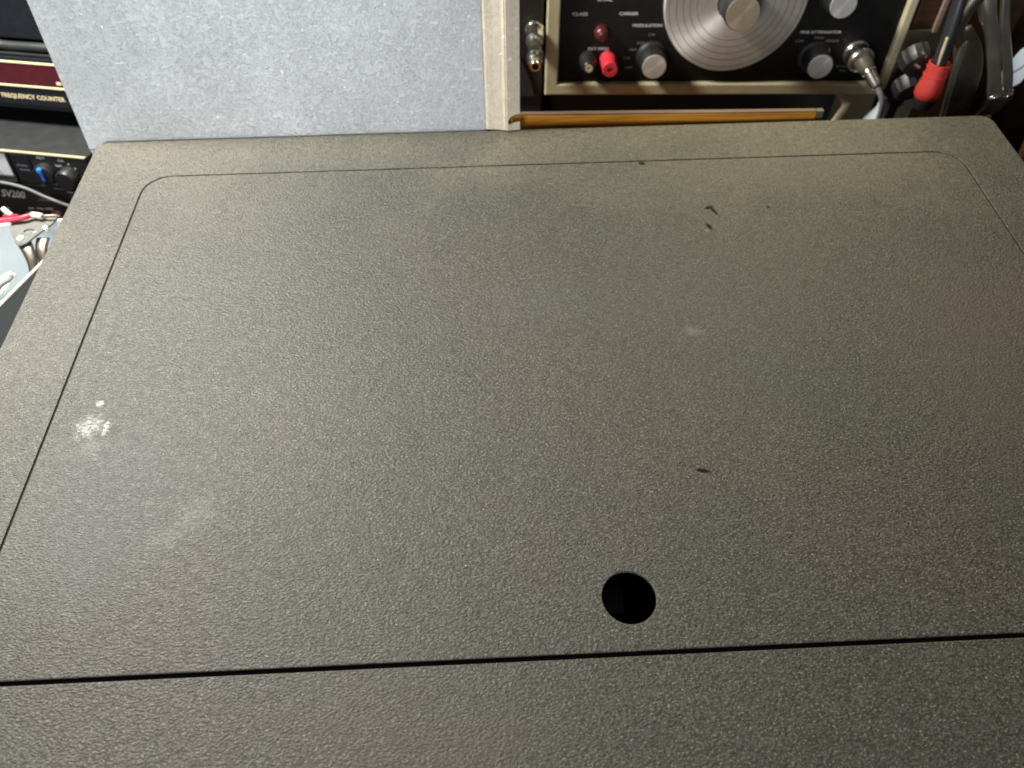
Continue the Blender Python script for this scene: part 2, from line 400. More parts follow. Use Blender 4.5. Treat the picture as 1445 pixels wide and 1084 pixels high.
def tube(name, pts, rad, mat, parent=None, n=12, flat=1.0, ref=None, k=8):
    """swept round or flattened bar; rad a number or one per control point (mm); ref = direction of the wide side"""
    c = spline(pts, k); m = len(c)
    if isinstance(rad, (int, float)): rr = [rad] * m
    else:
        rr = []
        for i in range(m):
            t = i / (m - 1) * (len(rad) - 1); j = min(int(t), len(rad) - 2); rr.append(rad[j] + (rad[j+1] - rad[j]) * (t - j))
    bm = bmesh.new(); rings = []
    ref = Vector(ref).normalized() if ref else None; px = None
    for i in range(m):
        d = (c[min(i + 1, m - 1)] - c[max(i - 1, 0)]).normalized()
        if ref: x = (ref - d * ref.dot(d)).normalized()
        elif px is None: x = basis(d)[0]
        else: x = (px - d * px.dot(d)).normalized()
        px = x; y = d.cross(x)
        rings.append([bm.verts.new((c[i] + x * math.cos(2*math.pi*q/n) * rr[i] + y * math.sin(2*math.pi*q/n) * rr[i] * flat) * MM) for q in range(n)])
    for a, b in zip(rings, rings[1:]):
        for q in range(n): bm.faces.new((a[q], a[(q+1) % n], b[(q+1) % n], b[q]))
    bm.faces.new(rings[0]); bm.faces.new(list(reversed(rings[-1])))
    return obj(name, bm, mat, parent, smooth=True)
def text(body, x, z, size, mat, parent, y=-0.05, width=None, shear=0.0, name='lettering', align='LEFT'):
    """printed lettering on a front face (local x right, z up), real raised ink 0.03 mm"""
    cu = bpy.data.curves.new(name, 'FONT'); cu.body = body; cu.size = size * MM; cu.shear = shear
    cu.extrude = 0.00002; cu.align_x = align; cu.offset = size * MM * 0.015
    cu.resolution_u = 2
    t = bpy.data.objects.new(name, cu); COL.objects.link(t)
    bpy.context.view_layer.update()
    me = bpy.data.meshes.new_from_object(t.evaluated_get(bpy.context.evaluated_depsgraph_get()))
    bpy.data.objects.remove(t)
    me.materials.clear(); me.materials.append(M[mat])
    if width:
        xs = [v.co.x for v in me.vertices]; w = max(xs) - min(xs); k = width * MM / w
        for v in me.vertices: v.co.x *= k
    o = bpy.data.objects.new(name, me); COL.objects.link(o)
    o.parent = parent; o.location = (x * MM, y * MM, z * MM); o.rotation_euler = (R(90), 0, 0)
    return o

# ------------------------------------------------------------------ setting
bm = bmesh.new(); bm_box(bm, -1500, 1500, -800, 900, -160, -121)
tag(obj('workbench', bm, 'bench'), kind='structure')
bm = bmesh.new(); bm_box(bm, -1500, 1500, 900, 930, -160, 1200)
tag(obj('wall', bm, 'wall'), kind='structure')

# ------------------------------------------------------------------ the large textured case
case = empty('equipment_case', (0, 0, 0), label='large dark olive-grey pebbled plastic equipment case filling the foreground', cat='equipment case')
XL, XR, YB, YF = -189.8, 255.3, 323.3, -20.0
PL, PR, PB, PF = -159.2, 226.9, 295.4, 66.4
G = 0.62     # side joint
rc = 12.0
# fixed top frame: a U round the access panel
out = [(XL, PF - 0.0), (XL + 0.0, PF - 0.0)]
frame_outline = [(XL, PF)] + [(PL - G/2, PF)] + \
    list(reversed(arc(PL + rc, PB - rc, rc + G/2, 90, 180))) + \
    list(reversed(arc(PR - rc, PB - rc, rc + G/2, 0, 90))) + \
    [(PR + G/2, PF), (XR, PF)] + arc(XR - 6, YB - 6, 6, 0, 90, 8) + arc(XL + 4, YB - 4, 4, 90, 180, 6)
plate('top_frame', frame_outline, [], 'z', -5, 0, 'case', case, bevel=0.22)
# access panel with the finger hole
panel_outline = [(PL + G/2, PF)] + [(PR - G/2, PF)] + arc(PR - rc, PB - rc, rc - G/2, 0, 90) + arc(PL + rc, PB - rc, rc - G/2, 90, 180)
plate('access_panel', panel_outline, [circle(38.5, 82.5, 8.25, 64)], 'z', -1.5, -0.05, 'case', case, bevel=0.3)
# added black strip standing for shade in the narrow joint round the panel
go, gi = G/2 - 0.03, -(G/2 - 0.03)
shade_strip = [(PL - go, PF + 1)] + list(reversed(arc(PL + rc, PB - rc, rc + go, 90, 180))) + list(reversed(arc(PR - rc, PB - rc, rc + go, 0, 90))) + [(PR + go, PF + 1), (PR - go, PF + 1)] + \
    arc(PR - rc, PB - rc, rc - go, 0, 90) + arc(PL + rc, PB - rc, rc - go, 90, 180) + [(PL + go, PF + 1)]
plate('joint_shade_strip', shade_strip, [], 'z', -2.4, -0.42, 'joint_shade', case)
# front section beyond the long joint
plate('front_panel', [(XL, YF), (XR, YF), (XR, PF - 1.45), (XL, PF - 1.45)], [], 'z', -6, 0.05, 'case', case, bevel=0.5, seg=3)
# walls below (a hollow shell)
bm = bmesh.new()
prism(bm, [(XL + 1, YF + 1), (XR - 1, YF + 1)] + arc(XR - 6, YB - 6, 5, 0, 90, 8) + arc(XL + 4, YB - 4, 3, 90, 180, 6),
      [[(XL + 4, YF + 4), (XR - 4, YF + 4), (XR - 4, YB - 4), (XL + 4, YB - 4)]], 'z', -120.8, -5.2)
obj('side_wall', bm, 'case', case)
box('inner_deck', XL + 4.2, XR - 4.2, YF + 4.2, YB - 4.2, -62, -60, 'void', case, 0)
# ledge under the joints, so nothing bright shows through them
bm = bmesh.new()
prism(bm, [(XL + 4.5, PF - 12), (XR - 4.5, PF - 12), (XR - 4.5, YB - 4.5), (XL + 4.5, YB - 4.5)], [[(PL + 8, PF + 6), (PR - 8, PF + 6), (PR - 8, PB - 8), (PL + 8, PB - 8)]], 'z', -8.5, -2.6)
obj('rebate_ledge', bm, 'ledge', case)
# latch block seen through the hole
box('latch_block', 20, 38.5, 81, 110, -32, -10, 'latch', case, 0.8)
# ------------------------------------------------------------------ galvanised sheet standing behind the case
sh = empty('galvanised_sheet', (0.01747, 0.3247, -0.00083), (R(-10), 0, 0), label='pale grey galvanised metal sheet standing behind the case, with a folded right edge', cat='metal sheet')
plate('face_sheet', [(-213.6, 0), (-17.0, 0), (-16.0, 0.3), (-16.0, 1.0), (-213.6, 1.0)], [], 'z', -3.4, 73, 'galv', sh, bevel=0.2)
# stepped fold: a strip turned towards the light, then the flat flange with its torn notch
plate('fold', [(-16.6, 0.0), (-15.6, -0.55), (-12, -1.1), (-8.2, -1.9), (-7.0, -2.5), (-6.2, -2.3), (-6.4, -1.2), (-15.2, 0.7), (-16.2, 0.8)], [], 'z', 0.9, 73, 'flange', sh, bevel=0.1)
fl = [(0, 0.9), (0, 5.2), (-3.0, 4.6), (-5.2, 3.6), (-6.0, 5.4), (-4.6, 7.6), (-2.2, 8.7), (0, 8.9), (0, 73), (-6.6, 73), (-6.6, 0.9)]
f = plate('flange', fl, [], 'y', -2.3, -1.5, 'flange', sh, bevel=0.2)
f.rotation_euler = (0, 0, R(6))
sk = box('skirt', -213.6, -0.5, 0.0, 1.0, -115.5, 0.0, 'galv', sh, 0.2)
sk.location = (0, 0, -0.0037); sk.rotation_euler = (R(10), 0, 0)

# ------------------------------------------------------------------ wooden board and signal generator
pk = empty('wooden_board', (0.02028, 0.331, 0.00334), (0, 0, R(-1.87)), label='orange varnished wooden board standing on edge between the case and the signal generator', cat='board')
box('board', -6.5, 147, 0, 3.0, -123, -0.7, 'varnish', pk, 0.4)
box('board_top', -6.5, 146.8, 0.2, 2.8, -0.65, 0, 'woodtop', pk, 0.2)
box('end_cap', 147.3, 151, 0.8, 3.6, -123, -0.4, 'olive', pk, 0.4)

gen = empty('signal_generator', (0.04013, 0.42, -0.04051), (R(-5), 0, R(-2.8)), label='black faced signal generator with a large round metal dial and khaki bezel', cat='signal generator')
BW, BH = 207.0, 108.0
box('case_body', -2, BW + 2, 3.2, 190, 0.5, BH + 2, 'black', gen, 1.0)
plate('bezel', [(-2, 0), (BW, 0), (BW, BH), (-2, BH)], [[(5.7, 6.9), (202, 6.9), (202, BH - 7), (5.7, BH - 7)]], 'y', -2.6, 3.0, 'bezel', gen, bevel=0.9)
box('front_panel', 5.6, 202.1, 1.2, 3.1, 6.8, BH - 6.9, 'face', gen, 0)
# base skirt below the bezel, set back into shadow
box('base_skirt', 4, 175, 14, 180, -3.2, 0.4, 'navy', gen, 0.5)
for xx in (18, 160): lathe('foot', (xx, 22, -3.3), (0, 0, -1), [(0, 6), (1.8, 5.5)], 'black', gen, 20)
# tilted leg of the carrying bail
tube('bail_leg', [(179, 4, 0.5), (182.6, -6, -2.4), (183.5, -8, -4.0), (179.5, -10, -12), (174, -12, -24)], 2.4, 'bezel', gen, flat=0.55, ref=(1, 0, 0), k=5)

rs = empty('black_riser', (0.04, 0.45, -0.121), (0, 0, R(-2.8)), label='plain black riser box on the bench beneath the signal generator', cat='riser')
box('riser_body', 5, 195, 0, 150, 0.2, 66, 'black', rs, 1.0)
box('riser_top', 3, 197, -2, 152, 66.2, 70, 'black', rs, 0.6)

# dial
DX, DZ, DR = 104.2, 55.3, 40.2
dial = lathe('dial', (0, 1.2, 0), (0, -1, 0), [(0, DR), (3.6, DR), (4.2, DR - 0.6), (4.25, 10)], 'dial', gen, 128)
dial.location = (DX * MM, 0, DZ * MM)
for i, r in enumerate((37.6, 33.4, 29.6, 25.8, 21.8)):
    bm = bmesh.new(); n = 128; rr = []
    for rad in (r - 0.13, r + 0.13):
        rr.append([bm.verts.new((rad * math.cos(2*math.pi*q/n) * MM, -0.03 * MM, rad * math.sin(2*math.pi*q/n) * MM)) for q in range(n)])
        rr.append([bm.verts.new((rad * math.cos(2*math.pi*q/n) * MM, 0.05 * MM, rad * math.sin(2*math.pi*q/n) * MM)) for q in range(n)])
    for a, b_ in ((0, 2), (1, 3), (0, 1), (2, 3)):
        for q in range(n): bm.faces.new((rr[a][q], rr[a][(q+1) % n], rr[b_][(q+1) % n], rr[b_][q]))
    ring = obj('scale_ring', bm, 'engr', dial); ring.location = (0, -3.02 * MM, 0)
# scale ticks on each ring, joined (too fine to pick apart)
bm = bmesh.new()
for r, cnt in ((37.6, 120), (33.4, 100), (29.6, 90), (25.8, 70)):
    for q in range(cnt):
        a = 2*math.pi*q/cnt; ln = 1.5 if q % 5 == 0 else 0.8; wd = 0.06
        c, s = math.cos(a), math.sin(a)
        vv = [bm.verts.new(((c*rr_ - s*ww) * MM, -3.1 * MM, (s*rr_ + c*ww) * MM)) for rr_, ww in ((r, -wd), (r - ln, -wd), (r - ln, wd), (r, wd))]
        bm.faces.new(vv)
tag(obj('scale_ticks', bm, 'engr', dial), kind='stuff')

def control_knob(x, z, r, h, skirt, cap='spun', name='knob'):
    kn = lathe(name, (0, 0, 0), (0, -1, 0), [(0, skirt), (1.2, skirt), (2.0, skirt - 0.9), (2.4, r + 0.3), (h - 0.8, r), (h, r - 0.4), (h, r - 0.5)], 'black', gen, 48, 0.03)
    kn.location = (x * MM, 1.2 * MM, z * MM)
    cp = lathe('knob_cap', (0, 0, 0), (0, -1, 0), [(0, r - 0.5), (0.55, r - 0.5), (0.75, r - 0.6), (0.75, 0.02)], cap, kn, 64)
    cp.location = (0, -h * MM, 0)
    return kn
k0 = control_knob(104.2, 55.3, 9.6, 17, 10.5, 'brass', 'dial_knob')
k0.location.y = -0.0032
control_knob(61.2, 22.6, 7.4, 14, 9.0)
control_knob(158.3, 22.4, 7.4, 14, 9.0)
control_knob(160.6, 57.0, 7.6, 14, 9.2)
# jacks and lamp
j = lathe('jack', (0, 0, 0), (0, -1, 0), [(0, 5.2), (6, 5.0), (9.5, 4.4), (13.5, 4.6), (14.2, 4.2), (14.2, 1.7), (11.5, 1.6)], 'redplastic', gen, 40)
j.location = (35.6 * MM, 1.2 * MM, 20.8 * MM); tag(j, 'red binding post jack')
j = lathe('jack', (0, 0, 0), (0, -1, 0), [(0, 5.2), (6, 5.0), (9.5, 3.6), (12, 3.5), (12.6, 3.0)], 'black', gen, 40)
j.location = (23.3 * MM, 1.2 * MM, 21.0 * MM); tag(j, 'black binding post jack')
c_ = lathe('jack_sleeve', (0, 0, 0), (0, -1, 0), [(0, 2.2), (0.5, 2.2), (0.5, 1.2), (0.1, 1.1)], 'bezel', j, 24); c_.location = (0, -12.6 * MM, 0)
j = lathe('pilot_lamp', (0, 0, 0), (0, -1, 0), [(0, 4.6), (1.5, 4.4), (4, 3.8), (5.2, 2.6), (5.7, 1.0)], 'dimred', gen, 32)
j.location = (30.4 * MM, 1.2 * MM, 36.6 * MM)
# printed lettering on the face
PY = 1.12
def lab(s, x0, x1, z, h, mat='print'):
    return text(s, x0, z, h, mat, gen, PY, x1 - x0)
lab('XTAL', 26.5, 35.2, 53.9, 2.6); lab('CLASS', 12.6, 21.4, 46.0, 2.5); lab('CARRIER', 39.6, 50.6, 46.2, 2.5, 'print')
lab('EXT MOD', 23.0, 35.4, 26.2, 2.3); lab('MODULATION', 48.0, 65.0, 39.6, 2.4)
lab('FINE ATTENUATOR', 146.4, 170.2, 35.6, 2.1); lab('COARSE', 155, 168, 68, 2.2)
for s, x, z in (('CW', 57.8, 34.4), ('INT', 51.8, 29.6), ('400', 47.6, 25.8), ('1K', 44.2, 20.8), ('OFF', 46.2, 15.0)):
    text(s, x, z, 1.9, 'dimprint', gen, PY, 4.2)
for s, x, z, w in (('LOW', 144.8, 30.6, 5.0), ('MED', 155.5, 32.4, 5.5), ('HIGH', 162.5, 30.6, 7.5), ('RF OUT', 173.6, 15.4, 7.6), ('50', 176.2, 12.8, 4.0)):
    text(s, x, z, 1.8, 'dimprint', gen, PY, w)
# flat grey sector plate left of the mic jack, wooden side cheek and its lug
box('side_cheek', BW + 2.2, BW + 14, -1, 180, 39, BH, 'brown', gen, 0.6)
box('cheek_edging', BW + 14.2, BW + 17.4, -2.5, 180, 37, BH, 'pinkwood', gen, 0.6)
plate('side_lug', [(BW + 0.3, 9), (BW + 3, 17), (BW + 8, 28), (BW + 13, 33), (BW + 15.5, 38.6), (BW + 0.3, 38.6)], [], 'y', -1.8, 2.4, 'olive', gen, bevel=0.5)
box('side_post', BW + 2.5, BW + 12, 3.5, 12, -75, 27, 'grey', gen, 0.8)

# panel socket for the plug is part of the generator
lathe('socket', (182.6, 1.2, 24.4), (0, -1, 0), [(0, 7.6), (1.6, 7.6), (2.0, 6.4), (4, 6.2)], 'nickel', gen, 36)

def gw(x, y, z):        # generator millimetres to world millimetres
    m = Matrix.Translation((40.13, 420, -40.51)) @ Euler((R(-5), 0, R(-2.8))).to_matrix().to_4x4()
    return m @ Vector((x, y, z))
# plug screwed on the socket with its cable
pl = empty('coaxial_plug', gw(182.6, -3, 24.4) * MM, (R(-5), 0, R(-2.8)), label='shiny nickel plug with a drooping dark cable on the round-dial instrument', cat='cable plug')
lathe('coupling_nut', (0, 1, 0), (0.04, -1, -0.05), [(0, 6.4), (0.6, 7.0), (6.8, 7.2), (7.6, 6.4), (8.2, 5.2)], 'nickel', pl, 40, 0.05)
d1 = (0.42, -0.80, -0.52)
lathe('boot_collar', (0.6, -6.4, 0.2), d1, [(0, 4.6), (3.4, 4.8), (6.6, 4.2), (7.4, 3.2)], 'olive', pl, 28)
lathe('crimp_sleeve', (3.4, -11.6, -3.2), d1, [(0, 3.0), (0.5, 4.1), (2.2, 4.2), (2.6, 3.5), (11.5, 3.2), (12.2, 2.4)], 'nickel', pl, 28)
tube('cable', [(8.0, -20.4, -8.9), (11.0, -25.0, -14.0), (12.6, -26, -21), (14.0, -24, -34), (16, -20, -60)], [1.9, 1.5, 1.3, 1.3, 1.3], 'cable', pl)

# stack of adapters on the dark panel left of the generator
lp = empty('dark_instrument', (0.0401, 0.42, -0.0405), (R(-5), 0, R(-2.8)), label='dark charcoal instrument cabinet between the galvanised sheet and the khaki bezel', cat='instrument')
box('cabinet', -120, -3.4, 3.5, 170, -66, 112, 'black', lp, 1.2)
plate('corner_plate', [(-40, -2.8), (-8, -2.8), (-10, 6), (-17, 22), (-22, 26), (-40, 27)], [], 'y', 1.4, 3.2, 'grey', lp, bevel=0.4)
ad = empty('coaxial_adapter', gw(-9.0, 0, 38) * MM, (R(-5), 0, R(-2.8)), label='chain of shiny nickel coaxial adapters sticking out of the dark cabinet', cat='coaxial adapter')
AX = (0.0, -1, -0.12)
lathe('panel_jack', (0, 3.4, 0), AX, [(0, 5.5), (1.5, 5.5), (1.8, 4.8), (5, 4.6)], 'nickel', ad, 32)
lathe('knurled_ring', (0, -2, -0.6), AX, [(0, 4.2), (0.6, 5.0), (8.5, 5.0), (9.4, 4.0), (12, 3.6)], 'nickel', ad, 36, 0.05)
lathe('barrel', (0, -14.2, -2.0), AX, [(0, 3.2), (0.8, 3.9), (6.0, 3.9), (6.6, 3.3)], 'darksteel', ad, 32)
lathe('hex_body', (0, -21, -2.9), AX, [(0, 4.2), (0.5, 4.8), (5, 4.8), (5.6, 4.2)], 'nickel', ad, 6, smooth=False)
lathe('end_ring', (0, -26.8, -3.6), AX, [(0, 3.6), (0.8, 4.4), (3.8, 4.4), (4.6, 3.6)], 'nickel', ad, 32)
lathe('end_socket', (0, -31.6, -4.2), AX, [(0, 3.3), (3.6, 3.2), (4.2, 2.9), (4.2, 1.9), (2.6, 1.5)], 'nickel', ad, 32)
lathe('pin_hole', (0, -33.2, -4.4), AX, [(0, 1.5), (1.8, 1.45)], 'void', ad, 20)

# ------------------------------------------------------------------ left: lower meter instrument
ROT_L = (R(-10), 0, R(-11))
lo = empty('meter_instrument', (-0.22571, 0.36, -0.03373), ROT_L, label='black radio meter instrument with a pale meter window and a bright blue pointer knob', cat='meter')
box('cabinet', -150, 3.5, 0.9, 62, -76, -0.05, 'grey', lo, 0.8)
box('front_panel', -150, 3.3, -0.3, 0.85, -75.8, -0.6, 'black', lo, 0.2)
box('top_trim', -150, 3.4, -0.9, 0.9, -0.55, 0.25, 'bezel', lo, 0.2)
box('meter_window', -84, -45.3, -0.8, -0.32, -15.2, -1.2, 'meter', lo, 0.2)
plate('meter_frame', [(-86, -17.5), (-43.6, -17.5), (-43.6, -0.7), (-86, -0.7)], [[(-84, -15.3), (-45.2, -15.3), (-45.2, -1.3), (-84, -1.3)]], 'y', -1.6, -0.32, 'black', lo, bevel=0.2)
tube('meter_needle', [(-52, -0.95, -15), (-57, -0.95, -8), (-62, -0.95, -3)], 0.16, 'engr', lo)
box('meter_foot', -84, -44.5, -1.9, -0.35, -18.8, -17.6, 'grey', lo, 0.2)
box('switch_plate', -42.6, -31.6, -0.9, -0.35, -18.6, -1.4, 'navy', lo, 0.2)
text('PWR', -40.6, -8.6, 1.7, 'dimprint', lo, -0.98, 6.5); text('SWR', -40.0, -11.2, 1.7, 'dimprint', lo, -0.98, 6.5)
kb = lathe('knob', (-24.0, -0.35, -11.8), (0, -1, 0), [(0, 6.4), (3.4, 6.0), (4.0, 5.4)], 'black', lo, 40, 0.03)
pt = tube('pointer', [(-24.0, -4.9, -8.0), (-23.9, -4.9, -11.0), (-23.7, -4.9, -14.2)], [1.35, 1.1, 0.95], 'blue', kb, flat=0.7, ref=(1, 0, 0))
lathe('pointer_tip', (-24.0, -4.6, -7.7), (0, -1, 0), [(0, 1.5), (1.3, 1.5), (1.7, 1.0)], 'blue', kb, 24)
lathe('knob', (-9.5, -0.35, -12.5), (0, -1, 0), [(0, 6.2), (6, 5.8), (6.8, 5.2)], 'black', lo, 40, 0.04)
text('SET', -26.8, -3.0, 1.9, 'print', lo, -0.38, 5.5); text('CAL', -14.2, -3.6, 1.9, 'print', lo, -0.38, 4.0)
text('REF', -16.8, -7.0, 1.7, 'print', lo, -0.38, 3.8)
for (x, z) in ((-8.3, -4.8), (-5.2, -7.2), (-11.8, -8.4), (-3.6, -11.4)):
    lathe('dot_mark', (x, -0.32, z), (0, -1, 0), [(0, 0.5), (0.06, 0.5)], 'print', lo, 12)
text('FUNCTION', -23.8, -19.2, 1.9, 'print', lo, -0.38, 10.5); text('RANGE', -24.4, -21.9, 2.0, 'print', lo, -0.38, 8.2)
text('LOW', -17.4, -23.6, 1.7, 'print', lo, -0.38, 5); text('HIGH', -16.4, -26.2, 1.7, 'dimprint', lo, -0.38, 5)
box('trim_line', -150, 3.2, -0.7, -0.33, -20.6, -20.0, 'grey', lo, 0)
text('SV200', -60.5, -29.8, 6.6, 'print', lo, -0.42, 15.5, shear=0.35)
text('AVG', -37.5, -30.4, 1.8, 'dimprint', lo, -0.38, 6.5)
text('OFF', -47.0, -37.0, 1.7, 'print', lo, -0.38, 4); text('CAL', -41.6, -36.6, 1.7, 'print', lo, -0.38, 4.6); text('OPER', -36.0, -36.2, 1.7, 'print', lo, -0.38, 5.2)
text('REV', -64.5, -38.6, 1.8, 'print', lo, -0.38, 5)
for x, z, mt in ((-46.0, -42.5, 'black'), (-29.0, -41.0, 'dimred')):
    kk = lathe('push_knob', (x, -0.35, z), (0, -1, 0), [(0, 4.6), (5, 4.2), (5.6, 3.6)], mt, lo, 32, 0.03)
    lathe('knob_dot', (x + 1.4, -6.0, z + 0.6), (0, -1, 0), [(0, 0.6), (0.1, 0.6)], 'white', kk, 12)
# grey cable hanging across its face
cb = empty('grey_cable', (-0.22571, 0.36, -0.03373), ROT_L, label='thin grey cable drooping across the front of the meter instrument', cat='cable')
tube('cable', [(-100, -6, -17), (-70, -5.5, -16.8), (-56, -5, -17.6), (-46, -4.5, -18.8), (-38, -4.2, -21.0), (-30, -4, -24.8), (-22, -3.8, -28.0), (-14, -3, -31.5), (-4, -2, -37)], 0.95, 'cable', cb)

# ------------------------------------------------------------------ left: frequency counter stacked on it
fc = empty('frequency_counter', (-0.21963, 0.39128, -0.03732), ROT_L, label='black frequency counter with a dark red display window between cream lines', cat='frequency counter')
box('cabinet', -160, 8, 1.6, 120, 10.8, 38.2, 'black', fc, 0.8)
box('front_panel', -160, 7, -0.2, 1.5, 11.0, 38.0, 'navy', fc, 0.3)
box('display_window', -150, -14, -0.6, -0.22, 23.4, 34.6, 'maroon', fc, 0)
box('trim_line', -152, -10, -0.9, -0.25, 35.0, 36.0, 'cream', fc, 0.1)
box('trim_line', -152, -10, -0.9, -0.25, 21.6, 22.6, 'cream', fc, 0.1)
text('FREQUENCY COUNTER', -60.2, 14.6, 3.5, 'cream', fc, -0.3, 39.2)
box('print_mark', -21.8, -19.0, -0.72, -0.62, 24.3, 26.0, 'cream', fc, 0)
for x in (-130, -12): box('foot', x - 6, x + 6, 6, 20, 0.2, 10.7, 'black', fc, 0.5)
box('base_plate', -150, 0, 5, 110, 6, 10.6, 'navy', fc, 0.3)
# upper dark cabinet with a rounded grey lip
up = empty('upper_cabinet', (-0.21963, 0.39128, -0.03732), ROT_L, label='plain black cabinet with a dented grey lower lip, topmost of the left stack', cat='cabinet')
box('cabinet', -160, 12, 4.5, 110, 46.4, 130, 'navy', up, 1.0)
tube('lip', [(-160, 4.0, 43.0), (-120, 3.9, 42.8), (-60, 3.8, 43.2), (-45, 4.1, 42.7), (-25, 3.8, 43.0), (12, 4.0, 43.0)], 2.9, 'grey', up, flat=0.8)
box('rim', -160, 12, 1.4, 60, 38.4, 40.0, 'grey', up, 0.4)

# ------------------------------------------------------------------ left: pale tray with bracket and wires
tr = empty('parts_tray', (0, 0, 0), label='pale blue-grey open metal tray with thin bright rim at the left of the case', cat='tray')
T = [(-203.2, 303.2), (-330, 294), (-345, 160), (-256, 160)]          # rim corners, z = -30
B = [(-212, 295), (-322, 287), (-336, 168), (-262, 168)]          # floor corners, z = -72
def tray_wall(i, j, t=0.9):
    bm = bmesh.new()
    a, b_, c, d = Vector((*T[i], -30)), Vector((*T[j], -30)), Vector((*B[j], -72)), Vector((*B[i], -72))
    n = (b_ - a).cross(d - a).normalized() * t
    q = [bm.verts.new(p * MM) for p in (a, b_, c, d)] + [bm.verts.new((p + n) * MM) for p in (a, b_, c, d)]
    for f_ in ((0,1,2,3), (7,6,5,4), (0,4,5,1), (1,5,6,2), (2,6,7,3), (3,7,4,0)): bm.faces.new([q[k] for k in f_])
    return obj('tray_wall', bm, 'tray', tr)
for i in range(4): tray_wall(i, (i + 1) % 4)
bm = bmesh.new(); prism(bm, B, [], 'z', -73.2, -72.1); obj('tray_floor', bm, 'tray', tr)
for i in range(4):
    a, b_ = T[i], T[(i + 1) % 4]
    tube('rim', [(a[0], a[1], -29.8), ((a[0]+b_[0])/2, (a[1]+b_[1])/2, -29.8), (b_[0], b_[1], -29.8)], 0.85, 'white', tr, k=4)
# zinc bracket at the back rim
br = empty('hinge_bracket', (-0.229, 0.293, -0.0285), (0, 0, 0), label='zinc hinge bracket with a hole and bright rivet on the tray rim', cat='bracket')
def rel(x, y): return ((x + 0.229) * 1000, (y - 0.293) * 1000)
pl_ = [rel(*p) for p in ((-0.2390, 0.3030), (-0.2170, 0.3028), (-0.2178, 0.2985), (-0.2205, 0.2945), (-0.2262, 0.2842), (-0.2290, 0.2828), (-0.2318, 0.2850), (-0.2352, 0.2905), (-0.2382, 0.2962))]
hx, hy = rel(-0.2278, 0.2933)
plate('bracket_plate', pl_, [[(hx + 2.6*math.cos(a), hy + 1.3*math.sin(a)) for a in [2*math.pi*q/20 for q in range(20)]]], 'z', -0.7, 0.3, 'bracket', br, bevel=0.2)
rx_, ry_ = rel(-0.2300, 0.2878)
lathe('rivet', (rx_, ry_, 0.2), (0, 0, 1), [(0, 1.9), (0.5, 1.8), (1.0, 1.2), (1.15, 0.3)], 'rivet', br, 24)
tube('folded_lip', [(-10, 10.2, 0.6), (0, 10.6, 0.7), (11.6, 10.4, 0.6)], 0.7, 'white', br)
tube('hinge_arm', [(0.6, -7, -1.6), (3.0, -11, -3.2), (5.2, -16, -6), (6.5, -22, -10)], [3.2, 2.8, 2.4, 2.2], 'darksteel', br, flat=0.3, ref=(1, 0.5, 0))
tube('hinge_arm', [(7.2, -2, -3), (7.6, -8, -4.4), (9.4, -15, -8)], [3.4, 3.0, 2.2], 'darksteel', br, flat=0.3, ref=(1, 0.2, 0))
lathe('screw', (8.6, 2.4, -1.6), (0.2, -0.4, 1), [(0, 1.2), (3, 1.2), (3.2, 0.8)], 'nickel', br, 16)
tube('tie', [(-5.6, 11.3, 0.4), (-5.9, 9.4, 1.5), (-5.3, 7.0, 0.8)], 0.35, 'black', br, k=4)
# clip in the tray
cl = empty('spring_clip', (-0.232, 0.262, -0.034), (0, 0, R(-20)), label='small pale clip lying on the tray rim at the picture left edge', cat='clip')
plate('clip_body', [(-3, -9), (2.4, -8), (3.2, -1), (1.4, 7), (-2.2, 8), (-5.6, 2)], [], 'z', -0.6, 0.8, 'white', cl, bevel=0.3)
tube('clip_spring', [(1.6, -7, 1.1), (0.4, -2, 1.6), (1.6, 3, 1.2), (0.2, 5.5, 1)], 1.1, 'cable', cl, flat=0.6)
# red leads with white crimps along the back rim
rw = empty('red_wire', (-0.229, 0.300, -0.027), (0, 0, 0), label='red insulated wire with white sleeve ends lying along the back tray rim', cat='wire')
tube('insulation', [(-60, -6, 0.6), (-30, -4, 1.0), (-14, -1.2, 1.0), (-7.5, -0.4, 1.1), (-2.5, 0.5, 1.3), (1.4, 2.4, 1.2)], [1.4, 1.4, 1.4, 1.3, 1.3, 1.2], 'redwire', rw)
tube('sleeve', [(0.9, 2.2, 1.2), (3.2, 2.0, 1.2), (6.2, 1.0, 1.1)], 1.5, 'white', rw)
tube('bare_end', [(6.0, 1.1, 1.0), (10, 1.0, 0.9), (15, 1.2, 0.8)], 0.6, 'olive', rw)
rw2 = empty('red_wire', (-0.229, 0.300, -0.027), (0, 0, 0), label='short thinner red wire with an upturned white tip, behind the longer red wire', cat='wire')
tube('insulation', [(-12.5, 1.6, 1.6), (-8, 1.2, 2.0), (-5, 0.6, 2.4)], 0.8, 'redwire', rw2)
tube('sleeve', [(-8.4, 1.6, 2.0), (-11, 3.2, 2.8), (-13.0, 4.8, 3.6)], [1.1, 1.3, 1.3], 'white', rw2)

